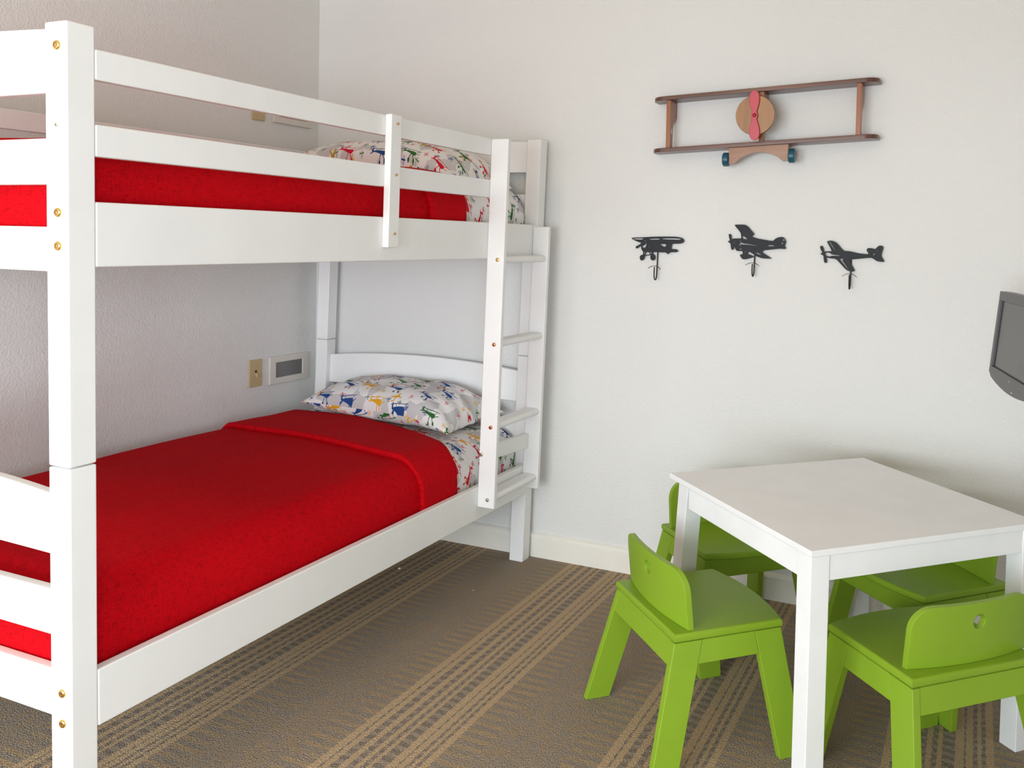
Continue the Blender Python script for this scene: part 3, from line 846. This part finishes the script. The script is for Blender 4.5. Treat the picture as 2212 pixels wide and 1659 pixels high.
# ------------------------------------------------------------------ coat hooks cut as airplanes
HOOKS = [{'c':(1.6219,1.2552),'out':[(-96.6,41.3),(-92.7,43.9),(-49.2,45.8),(-11.2,49.0),(37.9,50.5),(80.8,50.8),(92.2,49.2),(103.6,46.7),(110.8,42.8),(114.5,36.8),(112.5,31.3),(107.0,27.2),(98.6,24.9),(66.6,23.8),(65.2,11.3),(64.9,3.8),(83.5,4.2),(89.3,1.0),(90.8,-3.1),(88.0,-6.5),(82.4,-7.6),(63.1,-8.1),(58.2,-10.0),(54.7,-14.2),(50.8,-15.3),(47.5,-13.0),(45.2,-9.9),(36.6,-9.6),(13.5,-9.4),(-8.3,-9.3),(-7.8,-15.9),(-3.7,-17.8),(0.8,-22.5),(2.4,-30.0),(0.9,-36.9),(-4.6,-40.9),(-10.4,-41.1),(-15.6,-37.4),(-18.2,-30.6),(-17.8,-24.4),(-16.0,-22.3),(-17.5,-20.7),(-40.7,-25.4),(-40.9,-31.2),(-43.4,-37.5),(-48.4,-41.8),(-54.3,-42.4),(-58.8,-38.7),(-60.7,-31.8),(-59.4,-24.8),(-54.8,-21.3),(-47.8,-20.1),(-46.6,-9.3),(-50.8,-5.3),(-54.7,1.5),(-56.0,9.8),(-56.4,13.9),(-70.2,3.9),(-74.6,2.4),(-78.2,5.8),(-77.7,10.0),(-71.9,13.6),(-58.1,20.8),(-55.7,25.0),(-66.4,27.5),(-78.3,31.4),(-88.0,36.1)],'holes':[[(-91.4,40.2),(-47.6,42.0),(-50.4,37.3),(-74.0,37.1),(-85.8,38.2)],[(-25.6,40.1),(15.8,42.7),(18.8,38.6),(-21.1,37.3)],[(25.9,42.9),(45.3,43.8),(81.0,44.3),(95.2,43.2),(103.1,40.4),(95.3,39.5),(29.5,39.8)],[(-47.2,26.6),(-45.1,31.4),(-40.1,35.7),(-36.0,35.1)],[(-52.7,13.3),(-45.4,14.9),(-41.1,18.4),(-39.8,22.6),(-33.9,22.4),(-35.2,14.4),(-39.4,7.4),(-45.2,4.8),(-49.7,7.9)],[(-22.7,31.2),(-19.8,25.8),(-20.6,17.5),(-24.1,9.9),(-31.9,2.4),(-26.3,11.2),(-22.9,20.2)],[(15.3,21.7),(46.6,22.0),(38.7,9.3)],[(52.7,17.8),(55.3,17.6),(57.3,13.1),(55.5,10.8),(53.7,13.7)],[(57.6,23.4),(60.1,23.4),(59.5,19.3),(57.4,19.3)],[(-43.3,-11.3),(-41.2,-9.2),(-36.8,-9.1),(-43.1,-18.2)],[(-33.1,-9.0),(-27.3,-8.5),(-17.5,-17.5),(-38.6,-21.5),(-39.4,-20.8)],[(-22.9,-9.7),(-14.4,-9.4),(-12.8,-16.7),(-14.6,-17.0)]],'rod':[(9.8,-7.9),(6.2,-64.2),(4.7,-91.7),(-4.1,-113.4),(-11.1,-68.9)],'cb':[(-39.6,-71.9),(-6.9,-62.6),(19.5,-73.4)]},{'c':(1.9822,1.2829),'out':[(-79.6,9.4),(-76.7,11.5),(-71.7,13.0),(-74.8,22.7),(-77.3,32.6),(-74.5,37.2),(-70.1,37.3),(-66.6,31.4),(-66.1,23.5),(-66.2,17.1),(-61.7,19.8),(-57.3,20.9),(-40.0,21.2),(-29.6,21.0),(-31.0,34.9),(-33.4,43.3),(-56.1,68.5),(-53.7,71.4),(-21.2,71.8),(-12.5,69.1),(-3.7,62.2),(17.7,38.5),(16.3,35.7),(8.4,30.6),(9.4,29.2),(24.5,23.2),(85.5,13.5),(90.9,20.3),(100.5,26.8),(113.0,29.8),(122.7,28.6),(129.9,21.1),(132.2,12.8),(128.4,0.2),(127.8,-3.3),(133.6,-9.4),(131.6,-12.3),(124.0,-13.6),(114.2,-12.0),(38.6,-21.6),(82.4,-47.8),(81.0,-49.2),(53.6,-49.3),(39.3,-46.2),(24.9,-41.0),(23.5,-38.9),(19.1,-36.2),(0.2,-25.4),(-5.4,-30.5),(-4.6,-34.0),(10.6,-39.2),(16.4,-42.6),(15.8,-46.2),(-11.9,-54.0),(-20.5,-54.0),(-26.4,-50.9),(-33.9,-39.7),(-31.1,-36.8),(-22.5,-34.5),(-24.3,-23.9),(-41.5,-25.0),(-46.7,-23.0),(-51.2,-16.7),(-52.8,-11.4),(-56.4,-11.9),(-57.7,-19.0),(-61.2,-21.5),(-64.9,-19.9),(-67.3,-12.8),(-69.0,-2.9),(-68.7,1.7),(-74.3,4.8)],'holes':[[(-25.1,32.8),(-5.3,18.6),(-24.8,20.1)],[(-57.0,9.9),(-54.4,10.0),(-55.3,0.3),(-58.5,-0.5)],[(-36.9,14.9),(-32.5,13.5),(-30.3,10.0),(-30.1,4.4),(29.5,-2.8),(26.7,-3.8),(-29.3,0.1),(-32.1,-0.6),(-32.7,-4.9),(-38.5,-6.5),(-37.9,-2.2),(-33.0,5.0),(-33.8,7.8)],[(67.4,-0.9),(89.9,-1.0),(90.0,-4.2),(67.5,-4.7)],[(-37.5,-15.7),(-27.3,-16.4),(-27.3,-19.0),(-36.6,-19.2)],[(127.2,18.9),(126.6,16.9),(124.9,15.6),(122.7,15.5),(121.0,16.8),(120.2,18.8),(120.8,20.8),(122.5,22.1),(124.7,22.2),(126.5,21.0)],[(122.3,6.7),(121.7,4.7),(120.0,3.4),(117.8,3.3),(116.0,4.5),(115.3,6.6),(115.9,8.6),(117.6,9.9),(119.8,10.0),(121.5,8.8)],[(-16.3,-25.1),(-10.6,-23.5),(-16.1,-33.6)],[(23.2,-28.3),(27.4,-26.8),(44.7,-35.5),(41.1,-36.3),(30.4,-33.8)]],'rod':[(20.2,-23.4),(20.0,-67.2),(20.0,-92.6),(14.1,-119.7),(9.0,-73.2)],'cb':[(-21.3,-77.7),(8.6,-67.6),(38.0,-76.5)]},{'c':(2.3221,1.2573),'out':[(-86.7,-0.3),(-84.3,2.0),(-79.3,2.5),(-83.9,9.4),(-87.9,18.2),(-88.7,23.9),(-85.0,27.1),(-80.7,26.6),(-76.7,19.7),(-74.6,12.1),(-73.6,5.8),(-68.9,7.8),(-59.0,8.7),(-47.6,8.4),(-53.2,20.3),(-65.2,40.3),(-63.8,43.5),(-57.7,45.5),(-49.0,45.4),(-39.0,42.1),(-30.3,36.6),(-7.4,10.7),(4.8,11.0),(17.0,9.4),(46.2,3.3),(77.5,1.0),(69.3,13.2),(68.6,18.2),(72.0,22.0),(76.8,23.0),(86.4,22.4),(96.6,18.9),(105.2,29.0),(111.0,32.3),(116.9,32.0),(121.7,29.4),(123.6,25.1),(116.3,-2.9),(128.0,-20.5),(126.4,-23.4),(117.5,-23.3),(104.4,-21.9),(89.8,-12.4),(82.6,-10.1),(21.5,-18.1),(13.0,-18.6),(19.6,-34.5),(31.0,-52.9),(31.2,-57.3),(26.4,-60.0),(16.7,-59.7),(6.9,-56.9),(-0.6,-51.5),(-28.5,-22.1),(-36.0,-17.2),(-52.1,-16.4),(-65.8,-13.0),(-62.3,-26.9),(-63.4,-31.4),(-67.7,-33.1),(-72.1,-31.6),(-74.9,-19.6),(-75.9,-7.0),(-82.9,-4.0)],'holes':[[(-69.4,3.4),(-56.4,3.7),(-51.4,0.7),(-48.2,-2.7),(-20.4,-5.4),(-20.9,-7.3),(-46.2,-6.8),(-52.3,-9.5),(-59.7,-9.7),(-68.5,-6.8)],[(-56.9,42.3),(-54.4,41.1),(-34.4,9.3),(-35.8,8.0),(-53.6,32.9),(-56.9,39.2)],[(-20.0,-18.7),(-18.2,-16.7),(-6.6,-16.6),(-6.5,-18.7),(-13.9,-18.9),(10.4,-51.7),(8.6,-53.0),(-18.7,-21.2)],[(104.9,14.8),(104.6,13.7),(103.8,13.1),(102.8,13.0),(101.9,13.7),(101.6,14.7),(101.9,15.7),(102.7,16.3),(103.7,16.4),(104.6,15.8)],[(88.3,-1.2),(95.1,8.3),(96.0,-1.6)],[(100.2,-0.0),(104.3,-0.8),(103.8,-2.0),(100.2,-1.8)]],'rod':[(17.8,-16.9),(17.6,-68.5),(18.5,-98.6),(14.3,-120.8),(12.3,-74.9)],'cb':[(-17.5,-79.2),(10.9,-68.7),(42.7,-77.0)]}]
HL = ['black metal coat hook shaped as a biplane with round wheels, leftmost of three',
      'black metal coat hook cut as a high-winged biplane with a rounded tail, middle of three',
      'black metal coat hook cut as a diving monoplane with forked tail, rightmost of three']
for hd, lb in zip(HOOKS, HL):
    cx, cz = hd['c']
    t = empty('coat_hook', (cx, 0, cz), 0, lb, 'hook', 'airplane coat hooks')
    cu = bpy.data.curves.new('tmp', 'CURVE'); cu.dimensions = '2D'; cu.fill_mode = 'BOTH'
    def chaikin(p):
        q = []
        for i in range(len(p)):
            a, b_ = p[i], p[(i+1) % len(p)]
            q += [(a[0]*.8+b_[0]*.2, a[1]*.8+b_[1]*.2), (a[0]*.2+b_[0]*.8, a[1]*.2+b_[1]*.8)]
        return q
    for pl in [hd['out']]+hd['holes']:
        pl = chaikin(pl)
        s = cu.splines.new('POLY'); s.points.add(len(pl)-1); s.use_cyclic_u = True
        for p, (x, z) in zip(s.points, pl): p.co = (x/1000, z/1000, 0, 1)
    cu.extrude = .0010
    co = bpy.data.objects.new('tmp', cu); C.objects.link(co)
    me = bpy.data.meshes.new_from_object(co.evaluated_get(bpy.context.evaluated_depsgraph_get()))
    bpy.data.objects.remove(co); bpy.data.curves.remove(cu)
    bb = bmesh.new(); bb.from_mesh(me); bpy.data.meshes.remove(me)
    for v in bb.verts: v.co = Vector((v.co.x, -.0105+v.co.z, v.co.y))
    bmesh.ops.recalc_face_normals(bb, faces=bb.faces[:])
    obj('airplane_plate', bb, IRON2, t, smooth=None)
    # two stand-off pins into the wall behind the plate
    (x0, z0), (x1, z1), (x2, z2), (x3, z3), (x4, z4) = [(a/1000, b_/1000) for a, b_ in hd['rod']]
    zb = min(z3, z2)-.0
    xr = x0
    path = [(xr, -.0062, z0+.012), (xr, -.0062, z0), (xr, -.0075, (z0+z1)/2), (xr, -.010, z1), (xr, -.013, z2)]
    arc = [(xr, -.0275+.0145*math.cos(a), z2-.0-.0215*math.sin(a)) for a in [PI*k/12 for k in range(1, 13)]]
    top = [(xr, -.0420, z2+.006), (xr, -.0415, (z4+z2)/2), (xr, -.0405, z4+.004)]
    obj('hook_rod', bm_tube(smooth_pts(path+arc+top, 1), .0023, 12), IRON, t)
    pin = bm_tube([(xr, 0., z0+.010), (xr, -.0095, z0+.010)], .0035, 10)
    obj('fixing_pin', pin, IRON, t)
    # curved propeller-like crossbar at the hook's tip
    hwb = .0255; b = bmesh.new(); g = []
    for i in range(19):
        u = i/18*2-1; ww = .0042*(1-abs(u)**2.6)**.5+.0006
        z = z4+.0085-.0115*u*u*(1+.1*u); yv = -.0405
        ring = [(-ww, .0008), (ww, .0008), (ww, -.0008), (-ww, -.0008)]
        g.append([b.verts.new((xr+u*hwb, yv+a, z+c_)) for a, c_ in ring])
    for i in range(18):
        for k in range(4): b.faces.new((g[i][k], g[i][(k+1) % 4], g[i+1][(k+1) % 4], g[i+1][k]))
    b.faces.new(g[0]); b.faces.new(g[-1][::-1]); bmesh.ops.recalc_face_normals(b, faces=b.faces[:])
    obj('crossbar', b, IRON, t)

# ------------------------------------------------------------------ television on a wall arm
al, tau = R(10.9), -.0971
wv = Vector((math.sin(al), -math.cos(al), 0)); nv_ = Vector((-math.cos(al), -math.sin(al), 0))
uv_ = Vector((0, 0, 1))*math.cos(tau)+nv_*math.sin(tau); nn2 = wv.cross(uv_)
if nn2.dot(nv_) < 0: nn2 = -nn2
P0 = Vector((2.8082, -.30, 1.1642))
tv = empty('television', P0, 0, 'small dark grey flat television at the right edge, on an arm', 'television')
def TV(b):   # local (w, n, u) -> offset from P0
    for v in b.verts:
        w, nrm, u = v.co
        v.co = wv*w+nn2*nrm+uv_*u
    bmesh.ops.recalc_face_normals(b, faces=b.faces[:])
    return b
TWd = .50
outl = [(.006, 0), (TWd-.006, 0), (TWd, -.006), (TWd, -.240)]
for k in range(1, 16):
    s = k/16; outl.append((TWd-TWd*s, -.247-.023*math.sin(PI*s)**.8))
outl += [(0, -.240), (0, -.006)]
cu = None
b = bm_prism(outl, -.035, -.004, .004)
obj('casing', TV(b), TVGREY, tv)
# bezel as a ring of four boards in front
b = bmesh.new()
for (a0, a1, c0, c1) in ((.0, TWd, -.0275, -.001), (.0, .024, -.2215, -.0275), (TWd-.024, TWd, -.2215, -.0275)):
    bm_box(a0, a1, -.006, .003, c0, c1, .0015, bm=b)
lowp = [(0, -.2215), (TWd, -.2215), (TWd, -.240)]+[(TWd-TWd*k/16, -.247-.022*math.sin(PI*k/16)**.8) for k in range(1, 16)]+[(0, -.240)]
merge(b, bm_prism(lowp, -.006, .003, .0015))
obj('bezel', TV(b), TVGREY, tv)
obj('screen_border', TV(bm_box(.024, TWd-.024, -.0058, -.0035, -.2215, -.0275)), TVBLK, tv)
obj('screen', TV(bm_box(.045, TWd-.045, -.0034, -.0026, -.218, -.030)), SCREEN, tv)
obj('badge', TV(bm_box(.240, .260, .0031, .0036, -.2375, -.2325)), SMOKE, tv, label='small pale badge')
obj('indicator', TV(bm_box(.279, .291, .0031, .0038, -.2605, -.2580)), STEEL, tv)
bk = P0+wv*.25+nn2*-.035+uv_*-.12-P0
arm = bm_tube([bk+nn2*.004, bk-nn2*.05, Vector((RX-.018, P0.y-.10, 1.05))-P0], .014, 12)
obj('wall_arm', arm, TVBLK, tv)
obj('wall_plate', bm_box(RX-.020-P0.x, RX-P0.x, -.16, -.04, -.20, -.03, .003), TVBLK, tv)

# ------------------------------------------------------------------ switches and panels on the left wall
def switch(zc, yc, label):
    t = empty('light_switch', (0, yc, zc), 0, label, 'light switch', 'almond light switches')
    obj('cover_plate', bm_box(.0004, .006, -.036, .036, -.0572, .0572, .0028, 3), IVORY, t)
    b = bm_box(.004, .016, -.005, .005, -.011, .004, .0018)
    for v in b.verts: v.co.z -= (v.co.x-.004)*.5
    obj('toggle', b, IVORY, t)
    obj('toggle_slot', bm_box(.0061, .0064, -.0052, .0052, -.0125, .0125), HOLE, t)
    for z in (-.030, .030): obj('screw', bm_lathe([(.003, .0055), (.003, .0068), (.0018, .0072)], 'x', 12, (0, 0, z)), IVORY, t)
switch(.7018, -.3690, 'almond toggle light switch low on the left wall, beside the lower bunk')
switch(1.8067, -.3650, 'almond light switch high on the left wall, partly behind the top guard rail')
def panel(zc, yc, label, hz):
    t = empty('wall_panel', (0, yc, zc), 0, label, 'wall panel', 'cream framed wall panels')
    b = bmesh.new(); o_, i_ = (.1155, hz), (.0820, .0325)
    bm_box(.0004, .011, -o_[0], o_[0], i_[1], o_[1], .002, bm=b); bm_box(.0004, .011, -o_[0], o_[0], -o_[1], -i_[1], .002, bm=b)
    bm_box(.0004, .011, -o_[0], -i_[0], -i_[1]-.002, i_[1]+.002, .001, bm=b); bm_box(.0004, .011, i_[0], o_[0], -i_[1]-.002, i_[1]+.002, .001, bm=b)
    obj('frame', b, CREAM, t)
    obj('inset', bm_box(.0004, .0055, -i_[0]-.0, i_[0], -i_[1], i_[1]), SMOKE, t)
panel(.7000, -.1770, 'cream framed panel with a grey inset, low on the left wall near the corner', .0590)
panel(1.8120, -.1690, 'cream framed panel high on the left wall, only its lower edge visible', .0590)

# ------------------------------------------------------------------ crumbs on the carpet
for (x, y, s, lb) in ((.7365, -.3678, .0068, 'pale yellow crumb on the carpet beneath the bed'), (1.0973, -.4173, .003, 'tiny white crumb on the carpet by the bed\'s far leg')):
    b = bmesh.new(); bmesh.ops.create_icosphere(b, subdivisions=2, radius=s)
    for v in b.verts: v.co *= 1+.35*noise.noise(v.co*400+Vector((x, 0, 0))); v.co.z *= .55
    zz = min(v.co.z for v in b.verts)
    for v in b.verts: v.co.z -= zz
    o = obj('crumb', b, CRUMB, loc=(x, y, .0005)); tag(o, lb, 'crumb')

# ------------------------------------------------------------------ light
def area(name, loc, rot, sx, sy, power, col, spread=180):
    l = bpy.data.lights.new(name, 'AREA'); l.shape = 'RECTANGLE'; l.size = sx; l.size_y = sy
    l.energy = power; l.color = col; l.spread = R(spread)
    o = bpy.data.objects.new(name, l); C.objects.link(o); o.location = loc; o.rotation_euler = rot
    return o
EXPOSURE = .07
w = bpy.data.worlds.new('world'); bpy.context.scene.world = w; w.use_nodes = True
bg = w.node_tree.nodes['Background']; bg.inputs[0].default_value = (.72, .86, 1., 1); bg.inputs[1].default_value = 1.
area('window_light_front', ((WF[0]+WF[1])/2, FY-.55, 1.15), (R(90-16), 0, 0), 3.0, 1.9, 128, (.87, .945, 1.), 130)
area('window_light_right', (RX+.5, (WR[0]+WR[1])/2, 1.3), (R(90-10), 0, R(90)), 1.6, 1.4, 102, (.83, .92, 1.))
# added warm fill lamp, unseen behind the viewpoint, tints the upper walls
cl = empty('added_fill_lamp', (1.3, -3.4, CH), 0, 'added fill lamp on the ceiling, unseen behind the viewpoint, warming the upper walls', 'added fill lamp')
obj('base_plate', bm_lathe([(.02, 0), (.13, 0), (.13, -.02), (.02, -.025)], 'z', 32), TRIM, cl)
pl = bpy.data.lights.new('warm_fill_light', 'POINT'); pl.energy = 14.5; pl.color = (1., .66, .36); pl.shadow_soft_size = .09
po = bpy.data.objects.new('warm_fill_light', pl); C.objects.link(po); po.location = (1.3, -3.4, CH-.16)


# ------------------------------------------------------------------ camera
f_, cx_, cy_ = 1910.4971, 1278., 582.1097
yaw, pit, rol = R(23.5149), R(-1.9483), R(1.2586)
fw = Vector((-math.sin(yaw)*math.cos(pit), math.cos(yaw)*math.cos(pit), math.sin(pit)))
rt = Vector((math.cos(yaw), math.sin(yaw), 0)); up = rt.cross(fw)
r2 = rt*math.cos(rol)+up*math.sin(rol); u2 = -rt*math.sin(rol)+up*math.cos(rol)
cam = bpy.data.cameras.new('camera'); co = bpy.data.objects.new('camera', cam); C.objects.link(co)
mt = Matrix((( r2.x, u2.x, -fw.x, 2.7388), (r2.y, u2.y, -fw.y, -3.1737), (r2.z, u2.z, -fw.z, 1.2890), (0, 0, 0, 1)))
co.matrix_world = mt
cam.sensor_width = 36; cam.sensor_fit = 'HORIZONTAL'; cam.lens = f_*36/2212
cam.shift_x = (1106-cx_)/2212; cam.shift_y = -(829.5-cy_)/2212
cam.clip_start = .05
sc = bpy.context.scene; sc.camera = co
sc.view_settings.view_transform = 'Standard'; sc.view_settings.look = 'None'; sc.view_settings.gamma = 1
sc.view_settings.use_curve_mapping = False
sc.view_settings.exposure = EXPOSURE
try:
    sc.cycles.max_bounces = 10; sc.cycles.diffuse_bounces = 6
except Exception: pass
